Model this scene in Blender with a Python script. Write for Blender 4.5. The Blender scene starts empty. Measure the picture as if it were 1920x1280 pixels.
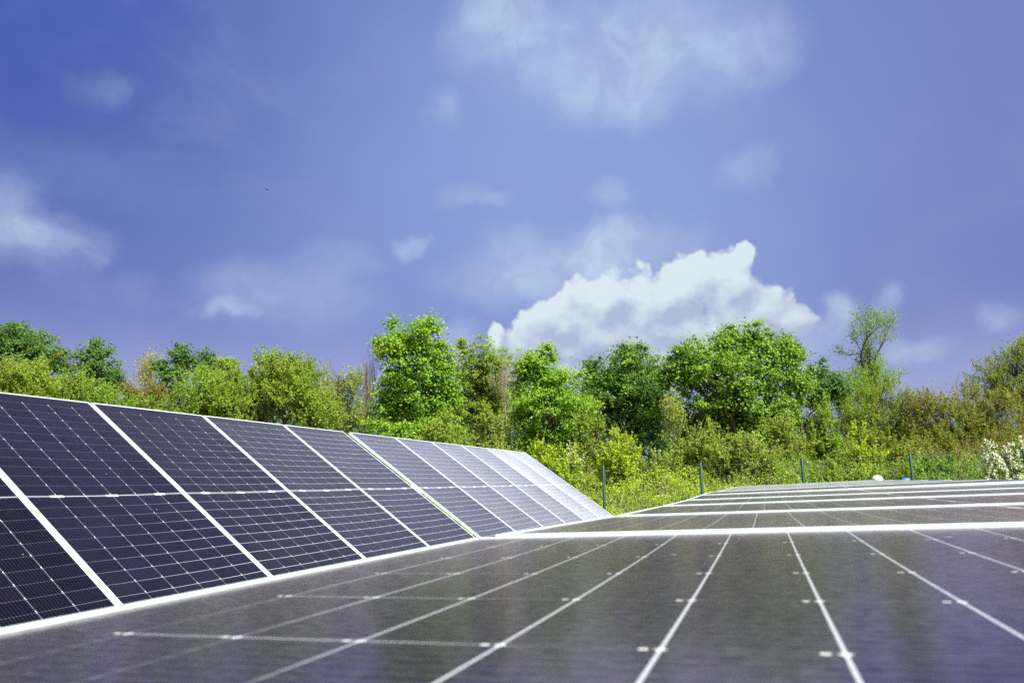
import bpy, bmesh, math, random
import numpy as np
from mathutils import Vector, Matrix, Quaternion

# ------------------------------------------------------------------ camera / world / sun / exposure
scene = bpy.context.scene
COL = scene.collection
R = math.radians
H = 1.25                                   # eye height above the ground under the panels
EYE = np.array([0.0, 0.0, H])
F_PX, PITCH, ROLL = 1351.9, 0.1910, -0.0051
_cp, _sp = math.cos(PITCH), math.sin(PITCH)
_r0, _u0 = np.array([1, 0, 0.]), np.array([0, -_sp, _cp])
FWD = np.array([0, _cp, _sp])
RT = _r0 * math.cos(ROLL) + _u0 * math.sin(ROLL)
UP = -_r0 * math.sin(ROLL) + _u0 * math.cos(ROLL)

cam_d = bpy.data.cameras.new('camera')
cam = bpy.data.objects.new('camera', cam_d)
COL.objects.link(cam)
M = Matrix(((RT[0], UP[0], -FWD[0], 0), (RT[1], UP[1], -FWD[1], 0), (RT[2], UP[2], -FWD[2], H), (0, 0, 0, 1)))
cam.matrix_world = M
cam_d.sensor_width = 36
cam_d.lens = F_PX / 1920 * 36
cam_d.clip_start, cam_d.clip_end = 0.02, 2000
cam_d.dof.use_dof = True
cam_d.dof.focus_distance = 9.0
cam_d.dof.aperture_fstop = 9.0
scene.camera = cam

scene.view_settings.view_transform = 'Standard'
scene.view_settings.look = 'None'
scene.view_settings.exposure = 1.1
scene.view_settings.gamma = 1

def ray(px, py):
    """unit-depth viewing ray of a photograph pixel (used to lay the plants and clouds out where they stand)"""
    return RT * (px - 960) / F_PX - UP * (py - 640) / F_PX + FWD

def at(px, py, Y):
    d = ray(px, py)
    return EYE + d * (Y / d[1])

SUN_EL, SUN_AZ = R(50), R(145)             # azimuth from +Y towards +X: behind the camera, to the right
sun_dir = Vector((math.sin(SUN_AZ) * math.cos(SUN_EL), math.cos(SUN_AZ) * math.cos(SUN_EL), math.sin(SUN_EL)))
sl = bpy.data.lights.new('sun', 'SUN')
sl.energy, sl.angle, sl.color = 4.6, R(0.53), (1, 0.95, 0.86)
so = bpy.data.objects.new('sun', sl)
so.rotation_euler = sun_dir.to_track_quat('Z', 'Y').to_euler()
COL.objects.link(so)

world = bpy.data.worlds.new("World")
scene.world = world
world.use_nodes = True
wt = world.node_tree
wt.nodes.clear()

class NT:
    """small helper to write node trees"""
    def __init__(s, t): s.t = t
    def node(s, typ, **kw):
        n = s.t.nodes.new(typ)
        for k, v in kw.items(): setattr(n, k, v)
        return n
    def put(s, sock, v):
        if isinstance(v, bpy.types.NodeSocket): s.t.links.new(v, sock)
        elif v is not None:
            if hasattr(sock.default_value, '__len__') and not hasattr(v, '__len__'): v = [v] * len(sock.default_value)
            if hasattr(sock.default_value, '__len__') and len(sock.default_value) == 4 and len(v) == 3: v = (*v, 1)
            sock.default_value = v
    def m(s, op, a, b=None, c=None, clamp=False):
        n = s.node('ShaderNodeMath', operation=op, use_clamp=clamp)
        for i, v in enumerate((a, b, c)):
            if v is not None: s.put(n.inputs[i], v)
        return n.outputs[0]
    def v(s, op, a, b=None, c=None):
        n = s.node('ShaderNodeVectorMath', operation=op)
        for i, x in enumerate((a, b, c)):
            if x is not None: s.put(n.inputs[i], x)
        return n.outputs['Value'] if op in ('LENGTH', 'DOT_PRODUCT', 'DISTANCE') else n.outputs['Vector']
    def mix(s, f, a, b, mode='MIX'):
        n = s.node('ShaderNodeMix', data_type='RGBA', blend_type=mode, clamp_factor=True)
        s.put(n.inputs[0], f); s.put(n.inputs[6], a); s.put(n.inputs[7], b)
        return n.outputs[2]
    def ramp(s, f, lo, hi, smooth=True, a=0., b=1.):
        n = s.node('ShaderNodeMapRange', interpolation_type='SMOOTHSTEP' if smooth else 'LINEAR', clamp=True)
        s.put(n.inputs[0], f); s.put(n.inputs[1], lo); s.put(n.inputs[2], hi); s.put(n.inputs[3], a); s.put(n.inputs[4], b)
        return n.outputs[0]
    def noise(s, vec, scale, detail=4, rough=.5, dist=0., color=False, lac=2.):
        n = s.node('ShaderNodeTexNoise', noise_dimensions='3D')
        s.put(n.inputs['Vector'], vec)
        n.inputs['Scale'].default_value = scale; n.inputs['Detail'].default_value = detail
        n.inputs['Roughness'].default_value = rough; n.inputs['Distortion'].default_value = dist
        n.inputs['Lacunarity'].default_value = lac
        return n.outputs['Color' if color else 'Fac']
    def sep(s, vec):
        n = s.node('ShaderNodeSeparateXYZ'); s.put(n.inputs[0], vec); return n.outputs
    def comb(s, x, y, z=0.):
        n = s.node('ShaderNodeCombineXYZ')
        for i, q in enumerate((x, y, z)): s.put(n.inputs[i], q)
        return n.outputs[0]

def azel(px, py):
    d = ray(px, py)
    return math.atan2(d[0], d[1]), math.atan2(d[2], math.hypot(d[0], d[1]))
PXR = 1 / 1250.                              # photograph pixels to radians, roughly, for cloud sizes

def build_sky():
    n = NT(wt)
    tc = n.node('ShaderNodeTexCoord').outputs['Generated']
    d = n.v('NORMALIZE', tc)
    x, y, z = n.sep(d)
    az = n.m('ARCTAN2', x, y)
    el = n.m('ARCTAN2', z, n.m('SQRT', n.m('ADD', n.m('MULTIPLY', x, x), n.m('MULTIPLY', y, y))))
    p = n.comb(az, el)
    sky = n.node('ShaderNodeTexSky', sky_type='NISHITA')
    sky.sun_disc = False
    sky.sun_elevation, sky.sun_rotation = SUN_EL, SUN_AZ
    sky.air_density, sky.dust_density, sky.ozone_density = 1.0, 0.6, 2.5
    base = n.mix(1.0, sky.outputs[0], (0.85, 0.70, 0.88), 'MULTIPLY')
    # the deep violet blue of the air: darkest to the left, paler ahead
    e1 = n.ramp(el, 0.0, 0.7)
    tint = n.mix(e1, (1.55, 1.75, 4.4), (1.15, 1.75, 5.05))
    base = n.mix(0.72, base, tint)
    ca, ce = azel(1120, 330)
    q = n.v('MULTIPLY', n.v('SUBTRACT', p, (ca, ce, 0)), (1 / .62, 1 / .50, 0))
    hz = n.m('ADD', n.ramp(n.v('LENGTH', q), 0.1, 1.25, True, 1, 0), n.m('MULTIPLY', n.m('SUBTRACT', n.noise(p, 3.0, 3, .5), .5), .5), clamp=True)
    base = n.mix(n.m('MULTIPLY', n.ramp(az, -0.05, -0.70, True, 0, .74), n.ramp(el, .12, .55, True, .25, 1)), base, (0.36, 0.80, 3.65))
    base = n.mix(n.m('MULTIPLY', hz, .74), base, (2.75, 3.65, 6.7))
    base = n.mix(n.ramp(az, 0.25, .7, True, 0, .7), base, (1.7, 2.1, 4.7))
    base = n.mix(n.ramp(el, .23, .09, True, 0, .85), base, (3.2, 3.7, 6.2))
    veil = n.noise(n.v('MULTIPLY', p, (1, 1.7, 1)), 4.2, 6, .6, .4)
    base = n.mix(n.ramp(veil, .45, .75, True, 0, .30), base, (2.6, 3.0, 5.5))
    # pale glow added to the sky round the sun, to fill the shadows
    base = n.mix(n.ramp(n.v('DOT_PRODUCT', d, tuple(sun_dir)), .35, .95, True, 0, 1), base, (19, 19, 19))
    # warped coordinates give the clouds ragged outlines
    w1 = n.v('SUBTRACT', n.noise(p, 7, 5, .55, color=True), (.5, .5, .5))
    w2 = n.v('SUBTRACT', n.noise(p, 26, 5, .6, color=True), (.5, .5, .5))
    pw = n.v('ADD', n.v('ADD', p, n.v('MULTIPLY', w1, (.15, .10, 0))), n.v('MULTIPLY', w2, (.022, .018, 0)))
    def blob(vec, px, py, rx, ry):
        a, e = azel(px, py)
        ix, iy = 1 / (rx * PXR), 1 / (ry * PXR)
        return n.v('LENGTH', n.v('MULTIPLY_ADD', vec, (ix, iy, 0), (-a * ix, -e * iy, 0)))
    # thin, soft clouds
    soft = [(930, 50, 115, 95, .68), (1090, 100, 190, 125, .72), (1270, 70, 190, 120, .70), (1180, 165, 140, 65, .6), (1420, 60, 90, 70, .35),
            (5, 395, 82, 64, .75), (90, 440, 90, 34, .55), (0, 450, 110, 46, .5), (1110, 478, 220, 60, .95), (1190, 435, 120, 48, .8), (990, 525, 180, 50, .7),
            (540, 555, 170, 75, .5), (640, 480, 90, 40, .3), (870, 360, 55, 34, .42), (930, 372, 34, 28, .4), (780, 453, 36, 22, .45),
            (1145, 352, 62, 34, .42), (832, 190, 42, 38, .3), (212, 166, 48, 30, .25), (455, 590, 62, 16, .6), (1400, 318, 55, 42, .3),
            (250, 525, 50, 30, .15), (1855, 600, 36, 26, .5), (1720, 668, 50, 24, .62), (1672, 580, 24, 36, .4), (860, 632, 50, 34, .5), (1567, 588, 42, 36, 1.0), (1550, 622, 34, 28, .5), (1500, 650, 110, 50, .5),
            (1080, 215, 60, 34, .25), (60, 300, 300, 60, .1)]
    acc = None
    for px, py, rx, ry, op in soft:
        b = n.ramp(blob(pw, px, py, rx * 1.15, ry * 1.15), 0.15, 1.05, True, op, 0)
        acc = b if acc is None else n.m('SUBTRACT', n.m('ADD', acc, b), n.m('MULTIPLY', acc, b))
    fb = n.noise(pw, 11, 6, .58)
    a_soft = n.m('MULTIPLY', acc, n.ramp(fb, .25, .75, True, .68, 1.0), clamp=True)
    base = n.mix(a_soft, base, n.mix(n.ramp(fb, .35, .7), (3.7, 4.5, 6.6), (4.7, 5.9, 7.7)))
    # the cumulus standing over the trees
    cum = [(1000, 650, 85, 60), (1060, 610, 85, 62), (1128, 565, 80, 62), (1120, 630, 130, 70), (1215, 575, 105, 75), (1300, 540, 85, 70),
           (1368, 530, 62, 60), (1398, 480, 34, 38), (1300, 620, 190, 75), (1440, 580, 56, 52), (1470, 605, 52, 42), (930, 635, 22, 40),
           (1230, 665, 300, 60), (1150, 700, 230, 55)]
    def bil(vec, sc):
        vn = n.node('ShaderNodeTexVoronoi', feature='SMOOTH_F1', voronoi_dimensions='2D')
        n.put(vn.inputs['Vector'], vec); vn.inputs['Scale'].default_value = sc * .8
        vn.inputs['Detail'].default_value = 3; vn.inputs['Roughness'].default_value = .55; vn.inputs['Smoothness'].default_value = .55
        return vn.outputs['Distance']
    pc = n.v('ADD', n.v('ADD', p, n.v('MULTIPLY', w1, (.03, .02, 0))), n.v('MULTIPLY', w2, (.008, .008, 0)))
    def field(vec):
        f = None
        for px, py, rx, ry in cum:
            b = blob(vec, px, py, rx, ry)
            f = b if f is None else n.m('SMOOTH_MIN', f, b, .18)
        return f
    b0 = bil(pc, 22)
    f0 = n.m('ADD', field(pc), n.m('MULTIPLY', n.m('SUBTRACT', b0, .56), .58))
    f0 = n.m('ADD', f0, n.m('MULTIPLY', n.m('SUBTRACT', n.noise(p, 48, 4, .6), .5), .14))
    pl = n.v('ADD', pc, (-.012, .022, 0))
    f1 = n.m('ADD', field(pl), n.m('MULTIPLY', n.m('SUBTRACT', bil(pl, 22), .56), .58))
    soft_base = n.ramp(el, azel(1250, 700)[1], azel(1250, 590)[1], True, .75, .17)
    a_c = n.ramp(f0, n.m('SUBTRACT', 1.0, soft_base), n.m('ADD', 1.0, n.m('MULTIPLY', soft_base, .4)), True, 1, 0)
    lit = n.m('MULTIPLY_ADD', n.m('SUBTRACT', f1, f0), 1.15, .55)
    lit = n.m('ADD', lit, n.ramp(el, azel(1250, 680)[1], azel(1250, 480)[1], True, -.50, .20))
    lit = n.m('ADD', lit, n.m('MULTIPLY', n.m('SUBTRACT', n.noise(p, 11, 7, .6), .5), .8), clamp=True)
    ccol = n.mix(lit, (3.9, 4.45, 6.2), (6.4, 7.4, 7.8))
    base = n.mix(n.m('MULTIPLY', a_c, .97), base, ccol)
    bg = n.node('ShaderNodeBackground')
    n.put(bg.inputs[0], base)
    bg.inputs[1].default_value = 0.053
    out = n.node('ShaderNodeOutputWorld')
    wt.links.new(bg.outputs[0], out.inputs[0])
build_sky()
world.cycles.sampling_method = 'MANUAL'
world.cycles.sample_map_resolution = 512
scene.cycles.use_denoising = False
scene.cycles.max_bounces = 10
scene.cycles.diffuse_bounces = 6
scene.cycles.transmission_bounces = 8
scene.cycles.transparent_max_bounces = 4
scene.cycles.caustics_reflective = False
scene.cycles.caustics_refractive = False

rng = np.random.default_rng(11)
SUNV = np.array(sun_dir)
random.seed(11)

# ------------------------------------------------------------------ object helpers
def tag(o, label=None, cat=None, group=None, kind=None):
    for k, v in (('label', label), ('category', cat), ('group', group), ('kind', kind)):
        if v: o[k] = v
    return o

def empty(name, loc=(0, 0, 0)):
    o = bpy.data.objects.new(name, None)
    o.location = loc
    o.empty_display_size = .2
    COL.objects.link(o)
    return o

def link(name, mesh, mats, parent=None):
    o = bpy.data.objects.new(name, mesh)
    if not mesh.materials:
        for m in (mats if isinstance(mats, (list, tuple)) else [mats]): mesh.materials.append(m)
    COL.objects.link(o)
    if parent: o.parent = parent
    return o

def mesh_from(name, V, Fq, smooth=False, mat_idx=None):
    """V (n,3); Fq (m,4) quads, fast"""
    V = np.asarray(V, np.float32); Fq = np.asarray(Fq, np.int32)
    me = bpy.data.meshes.new(name)
    k = Fq.shape[1]
    me.vertices.add(len(V)); me.vertices.foreach_set('co', V.ravel())
    me.loops.add(Fq.size); me.loops.foreach_set('vertex_index', Fq.ravel())
    me.polygons.add(len(Fq))
    me.polygons.foreach_set('loop_start', np.arange(0, Fq.size, k, dtype=np.int32))
    if mat_idx is not None: me.polygons.foreach_set('material_index', np.asarray(mat_idx, np.int32))
    me.polygons.foreach_set('use_smooth', np.full(len(Fq), smooth))
    me.update(calc_edges=True)
    me.validate()
    return me

class Geo:
    def __init__(s): s.V = []; s.F = []; s.n = 0
    def add(s, V, F):
        s.V.append(np.asarray(V, float)); s.F.append(np.asarray(F, int) + s.n); s.n += len(V)
    def box(s, lo, hi, mat=None):
        x0, y0, z0 = lo; x1, y1, z1 = hi
        V = np.array([(x0, y0, z0), (x1, y0, z0), (x1, y1, z0), (x0, y1, z0), (x0, y0, z1), (x1, y0, z1), (x1, y1, z1), (x0, y1, z1)], float)
        s.add(V, [(0, 3, 2, 1), (4, 5, 6, 7), (0, 1, 5, 4), (1, 2, 6, 5), (2, 3, 7, 6), (3, 0, 4, 7)])
    def tube(s, P, rad, k=5, cap=False):
        P = np.asarray(P, float); rad = np.broadcast_to(np.asarray(rad, float), (len(P),))
        T = np.gradient(P, axis=0); T /= np.linalg.norm(T, axis=1)[:, None] + 1e-9
        a = np.where(np.abs(T[:, 2:3]) > .9, np.array([[1., 0, 0]]), np.array([[0, 0, 1.]]))
        A = np.cross(T, a); A /= np.linalg.norm(A, axis=1)[:, None] + 1e-9
        B = np.cross(T, A)
        th = np.arange(k) / k * 2 * math.pi
        V = P[:, None] + (A[:, None] * np.cos(th)[None, :, None] + B[:, None] * np.sin(th)[None, :, None]) * rad[:, None, None]
        m = len(P)
        i = np.arange(m - 1)[:, None] * k; j = np.arange(k)[None]; j2 = (j + 1) % k
        F = np.stack([i + j, i + j2, i + k + j2, i + k + j], -1).reshape(-1, 4)
        s.add(V.reshape(-1, 3), F)
    def build(s, name, mats, parent=None, smooth=False):
        me = mesh_from(name, np.concatenate(s.V), np.concatenate(s.F), smooth)
        return link(name, me, mats, parent)

# ------------------------------------------------------------------ materials
def mat(name):
    m = bpy.data.materials.new(name); m.use_nodes = True
    m.node_tree.nodes.clear()
    return m, NT(m.node_tree)

def principled(n, color, rough=.5, metal=0., spec=.5, **kw):
    b = n.node('ShaderNodeBsdfPrincipled')
    n.put(b.inputs['Base Color'], color); n.put(b.inputs['Roughness'], rough)
    n.put(b.inputs['Metallic'], metal); n.put(b.inputs['Specular IOR Level'], spec)
    for k, v in kw.items(): n.put(b.inputs[k.replace('_', ' ')], v)
    return b

def finish(m, n, sh):
    o = n.node('ShaderNodeOutputMaterial'); m.node_tree.links.new(sh, o.inputs[0]); return m

def leaf_mat(name, c1, c2, c3=None, trans=.5, rough=.5, gain=1.0):
    m, n = mat(name)
    g = n.node('ShaderNodeNewGeometry')
    tc = n.node('ShaderNodeTexCoord')
    if c1[0] < .6: c1, c2, c3 = [c and tuple(v * k * gain for v, k in zip(c, (1.75, 1.65, 1.35))) for c in (c1, c2, c3)]
    f = n.m('ADD', n.m('MULTIPLY', g.outputs['Random Per Island'], .65), n.m('MULTIPLY', n.noise(tc.outputs['Object'], .9, 3, .55), .9))
    col = n.mix(n.ramp(f, .35, 1.15, False), c1, c2)
    if c3: col = n.mix(n.ramp(n.noise(tc.outputs['Object'], .45, 2, .5), .5, .72), col, c3)
    b = principled(n, col, rough, 0, .35)
    t = n.node('ShaderNodeBsdfTranslucent')
    n.put(t.inputs[0], n.mix(1, col, (1.25, 1.2, .55), 'MULTIPLY'))
    mx = n.node('ShaderNodeMixShader'); mx.inputs[0].default_value = trans
    m.node_tree.links.new(b.outputs[0], mx.inputs[1]); m.node_tree.links.new(t.outputs[0], mx.inputs[2])
    return finish(m, n, mx.outputs[0])

LEAF = dict(
    oak=leaf_mat('oak_leaf', (.058, .130, .012), (.14, .255, .02), trans=.36, gain=.92),
    dark=leaf_mat('dark_leaf', (.030, .085, .016), (.07, .155, .024), trans=.34, gain=.85),
    maple=leaf_mat('maple_leaf', (.064, .15, .012), (.15, .27, .02), (.20, .29, .015), trans=.42, gain=.95),
    lime=leaf_mat('lime_leaf', (.092, .155, .020), (.18, .265, .036)),
    yellow=leaf_mat('yellow_leaf', (.17, .25, .012), (.29, .38, .03)),
    green=leaf_mat('green_leaf', (.075, .15, .015), (.15, .245, .03)),
    olive=leaf_mat('olive_leaf', (.085, .115, .018), (.16, .19, .03), (.13, .12, .03)),
    pale=leaf_mat('pale_leaf', (.12, .17, .04), (.22, .27, .08)),
    brown=leaf_mat('budding_leaf', (.10, .105, .022), (.17, .165, .03), (.12, .09, .035)),
    gold=leaf_mat('gold_leaf', (.17, .18, .07), (.23, .23, .09)),
    blossom=leaf_mat('white_blossom', (.62, .64, .57), (.76, .78, .70), trans=.3),
    bramble=leaf_mat('bramble_leaf', (.13, .23, .010), (.25, .39, .025), (.21, .22, .04)),
)
def bark_mat(name, c1, c2):
    m, n = mat(name)
    tc = n.node('ShaderNodeTexCoord')
    v = n.v('MULTIPLY', tc.outputs['Object'], (1, 1, .25))
    col = n.mix(n.noise(v, 14, 5, .6), c1, c2)
    return finish(m, n, principled(n, col, .9, 0, .2).outputs[0])
BARK = bark_mat('bark', (.035, .026, .018), (.12, .09, .065))
BARK_RED = bark_mat('reddish_bark', (.08, .05, .035), (.17, .105, .075))
BARK_OLIVE = bark_mat('olive_bark', (.055, .048, .028), (.13, .11, .06))
BARK_PALE = bark_mat('pale_bark', (.15, .125, .09), (.28, .235, .175))

def metal_mat(name, c, rough=.35, metal=.0):
    m, n = mat(name)
    tc = n.node('ShaderNodeTexCoord')
    f = n.noise(n.v('MULTIPLY', tc.outputs['Object'], (6, 6, 6)), 3, 4, .6)
    col = n.mix(n.ramp(f, .35, .8, False, 0, .5), c, tuple(x * .82 for x in c))
    return finish(m, n, principled(n, col, n.ramp(f, .2, .8, False, rough - .06, rough + .12), metal, .5).outputs[0])
FRAME = metal_mat('anodised_frame', (.53, .64, .595), .42, .06)
STEEL = metal_mat('galvanised_steel', (.45, .47, .48), .5, .7)
GREEN_PAINT = metal_mat('green_paint', (.002, .045, .030), .4)

# module face: dark half cells, pale gaps, solder pads and fine ribbons, all laid out in metres on the module
W_, L_, GAP = 1.134, 2.278, .02
CP, RP = .184, .0925
MX, MY = (W_ - 6 * CP) / 2, .019
MID = L_ - 2 * MY - 24 * RP
def cell_mat(flat=False):
    m, n = mat('solar_glass')
    tc = n.node('ShaderNodeTexCoord')
    o = tc.outputs['Object']
    x, y, z = n.sep(o)
    info = n.node('ShaderNodeObjectInfo')
    cu = n.m('DIVIDE', n.m('SUBTRACT', x, MX), CP)
    upper = n.m('GREATER_THAN', y, L_ / 2)
    yy = n.m('SUBTRACT', n.m('SUBTRACT', y, MY), n.m('MULTIPLY', upper, MID))
    cv = n.m('DIVIDE', yy, RP)
    du = n.m('MULTIPLY', n.m('ABSOLUTE', n.m('SUBTRACT', n.m('FRACT', n.m('ADD', cu, .5)), .5)), CP)
    dvs = n.m('MULTIPLY', n.m('SUBTRACT', n.m('FRACT', n.m('ADD', cv, .5)), .5), RP)
    dv = n.m('ABSOLUTE', dvs)
    inx = n.m('MULTIPLY', n.m('GREATER_THAN', cu, .3), n.m('LESS_THAN', cu, 5.7))
    iny = n.m('MULTIPLY', n.m('GREATER_THAN', yy, -.004), n.m('LESS_THAN', yy, 23.02 * RP))
    inr = n.m('MULTIPLY', n.m('GREATER_THAN', cv, .4), n.m('LESS_THAN', cv, 23.6))
    cel = n.m('MULTIPLY', n.m('GREATER_THAN', cu, 0), n.m('LESS_THAN', cu, 6))
    colline = n.m('MULTIPLY', n.m('MULTIPLY', n.m('LESS_THAN', du, .0009 if flat else .0007), inx), iny)
    # the gaps lie deep in the encapsulant: they shine when one looks along them and close up when one looks across
    geo = n.node('ShaderNodeNewGeometry')
    vt = n.node('ShaderNodeVectorTransform', vector_type='VECTOR', convert_from='WORLD', convert_to='OBJECT')
    n.put(vt.inputs[0], geo.outputs['Incoming'])
    ix, iy, iz = n.sep(vt.outputs[0])
    gaz = n.m('ARCTAN2', n.m('ABSOLUTE', iy), n.m('ABSOLUTE', ix))
    rowvis = n.ramp(gaz, R(26), R(42), True, 1, .15 if flat else .07)
    colvis = n.ramp(gaz, R(15), R(30), True, .10, 1)
    rowline = n.m('MULTIPLY', n.m('MULTIPLY', n.m('LESS_THAN', dv, .0012 if flat else .0015), inr), cel)
    bb = n.m('MULTIPLY', n.m('ABSOLUTE', n.m('SUBTRACT', n.m('FRACT', n.m('MULTIPLY', cu, 11)), .5)), CP / 11)
    bus = n.m('MULTIPLY', n.m('LESS_THAN', bb, .0007 if flat else .00045), cel)
    busw = n.m('LESS_THAN', bb, .0035)
    pad = n.m('MULTIPLY', n.m('MULTIPLY', n.m('LESS_THAN', n.m('ADD', du, n.m('MULTIPLY', dv, 1.1)), .0046 if flat else .0040), inx), inr)
    dp2 = n.m('ABSOLUTE', n.m('SUBTRACT', dvs, .0095))
    pad_glint = n.m('MULTIPLY', n.m('MULTIPLY', n.m('MULTIPLY', n.m('LESS_THAN', dp2, .0026), n.m('LESS_THAN', du, .0022)), inx), inr)  # yellowish glint beside each pad, painted as a small spot
    ym = n.m('ABSOLUTE', n.m('SUBTRACT', y, L_ / 2))
    midl = n.m('MULTIPLY', n.m('LESS_THAN', ym, .0026), cel)
    d2 = n.m('MULTIPLY', n.m('ABSOLUTE', n.m('SUBTRACT', n.m('FRACT', n.m('ADD', n.m('MULTIPLY', cu, .5), 0)), .5)), CP * 2)
    midp = n.m('MULTIPLY', n.m('MULTIPLY', n.m('LESS_THAN', ym, .0075), n.m('LESS_THAN', d2, .042)), cel)
    wn = n.node('ShaderNodeTexWhiteNoise', noise_dimensions='3D')
    n.put(wn.inputs[0], n.comb(n.m('FLOOR', cu), n.m('FLOOR', cv), info.outputs['Random']))
    tone = n.m('MULTIPLY', n.m('MULTIPLY_ADD', wn.outputs[0], .45, .8), n.m('MULTIPLY_ADD', info.outputs['Random'], .7, .65))
    c = n.mix(1, (.0040, .0032, .0082), n.comb(tone, tone, tone), 'MULTIPLY')
    # dust: fine grain, drying streaks running down the module, a few spots
    tw = n.v('ADD', o, n.comb(n.m('MULTIPLY', info.outputs['Random'], 37), 0, 0))
    streak = n.noise(n.v('MULTIPLY', tw, (26, 2.2, 1)), 1.0, 5, .62)
    patch = n.noise(tw, 2.3, 4, .55)
    grain = n.noise(n.v('MULTIPLY', tw, (110, 60, 1)), 1.0, 5, .75)
    sp = n.node('ShaderNodeTexVoronoi', feature='F1'); n.put(sp.inputs['Vector'], tw); sp.inputs['Scale'].default_value = 11
    spot = n.m('MULTIPLY', n.m('LESS_THAN', sp.outputs['Distance'], .055), n.m('GREATER_THAN', n.sep(sp.outputs['Color'])[0], .62))
    dust_glare = n.m('MULTIPLY', n.ramp(streak, .35, .8), n.ramp(patch, .3, .75, True, .35, 1.2))
    # glare of slanting views painted into the cell colour, over a thin dusty layer
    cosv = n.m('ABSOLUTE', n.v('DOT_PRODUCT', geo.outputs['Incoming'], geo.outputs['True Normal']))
    film_glare = n.m('MULTIPLY', n.m('POWER', n.m('SUBTRACT', 1.0, cosv), 14.0 if flat else 13.5), n.m('MULTIPLY_ADD', info.outputs['Random'], .06, .28) if flat else n.m('MULTIPLY_ADD', info.outputs['Random'], 1.6, 5.0))
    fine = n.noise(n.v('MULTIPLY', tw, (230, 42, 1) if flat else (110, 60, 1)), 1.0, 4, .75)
    film_glare = n.m('MULTIPLY', film_glare, n.m('ADD', n.ramp(fine, .36, .64, False, .0, 2.1 if flat else 1.9), n.m('MULTIPLY', dust_glare, .35)))
    dust_glare = n.m('ADD', n.m('ADD', n.m('MULTIPLY', dust_glare, .003) if not flat else n.m('MULTIPLY', n.m('POWER', n.m('SUBTRACT', 1.0, cosv), 4.0), n.m('MULTIPLY', n.ramp(n.noise(n.v('MULTIPLY', tw, (150, 85, 1)), 1.0, 3, .7), .48, .72, False), .16)), n.m('MULTIPLY', n.ramp(grain, .4, .8), .004)), film_glare, clamp=True)
    c = n.mix(dust_glare, c, (.46, .42, .46) if flat else (.415, .45, .545))
    c = n.mix(n.m('MULTIPLY', bus, .30 if flat else .36), c, (.17, .16, .19) if flat else (.10, .09, .13))
    c = n.mix(n.m('MULTIPLY', rowline, n.m('ADD', n.m('MULTIPLY', busw, .06), n.m('MULTIPLY', rowvis, .80 if flat else .44))), c, (.54, .58, .62) if flat else (.74, .78, .84))
    c = n.mix(n.m('MULTIPLY', n.m('MULTIPLY', colline, colvis), .85 if flat else .52), c, (.55, .60, .66))
    c = n.mix(n.m('MAXIMUM', pad, midl), c, (.68, .74, .76) if flat else (.36, .39, .44))
    c = n.mix(n.m('MAXIMUM', midp, n.m('MULTIPLY', pad_glint, .9)), c, (.86, .85, .78))
    c = n.mix(n.m('MULTIPLY', spot, .6 if flat else .2), c, (.62, .62, .58))
    rough = n.m('ADD', n.ramp(patch, .25, .8, False, .10, .14), n.m('MULTIPLY', grain, .05))
    # anti-reflective glass over the cells: the coating takes most of the green out of the mirror image
    bp = n.node('ShaderNodeBump'); bp.inputs['Strength'].default_value = .16; bp.inputs['Distance'].default_value = .0012
    n.put(bp.inputs['Height'], n.noise(n.v('MULTIPLY', tw, (120, 60, 1)), 1.0, 4, .7))
    df = n.node('ShaderNodeBsdfDiffuse'); n.put(df.inputs[0], c)
    gl = n.node('ShaderNodeBsdfGlossy'); 
    speck = n.noise(n.v('MULTIPLY', tw, (260, 60, 1)), 1.0, 3, .75)
    n.put(gl.inputs['Color'], n.mix(n.ramp(speck, .40, .60, False, .5 if flat else .25, 0), (.94, .79, .93) if flat else (.86, .80, .90), (.16, .13, .16)))
    n.put(gl.inputs['Normal'], bp.outputs[0])
    n.put(gl.inputs['Roughness'], rough)
    fr = n.node('ShaderNodeFresnel'); fr.inputs['IOR'].default_value = 2.6 if flat else 1.30
    mx = n.node('ShaderNodeMixShader')
    n.put(mx.inputs[0], n.m('MULTIPLY', fr.outputs[0], n.m('SUBTRACT', 1.0, n.m('MULTIPLY', film_glare, .5)), clamp=True))
    m.node_tree.links.new(df.outputs[0], mx.inputs[1]); m.node_tree.links.new(gl.outputs[0], mx.inputs[2])
    return finish(m, n, mx.outputs[0])
GLASS = cell_mat()
GLASS_FLAT = cell_mat(True)

def ground_mat():
    m, n = mat('meadow_soil')
    tc = n.node('ShaderNodeTexCoord'); o = tc.outputs['Object']
    c = n.mix(n.ramp(n.noise(o, .6, 6, .6), .35, .65), (.025, .04, .01), (.06, .075, .02))
    c = n.mix(n.ramp(n.noise(o, 2.7, 6, .65), .5, .75), c, (.085, .065, .04))
    bp = n.node('ShaderNodeBump'); bp.inputs['Strength'].default_value = .7; bp.inputs['Distance'].default_value = .06
    n.put(bp.inputs['Height'], n.noise(o, 9, 6, .7))
    b = principled(n, c, .95, 0, .1)
    m.node_tree.links.new(bp.outputs[0], b.inputs['Normal'])
    return finish(m, n, b.outputs[0])

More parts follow.
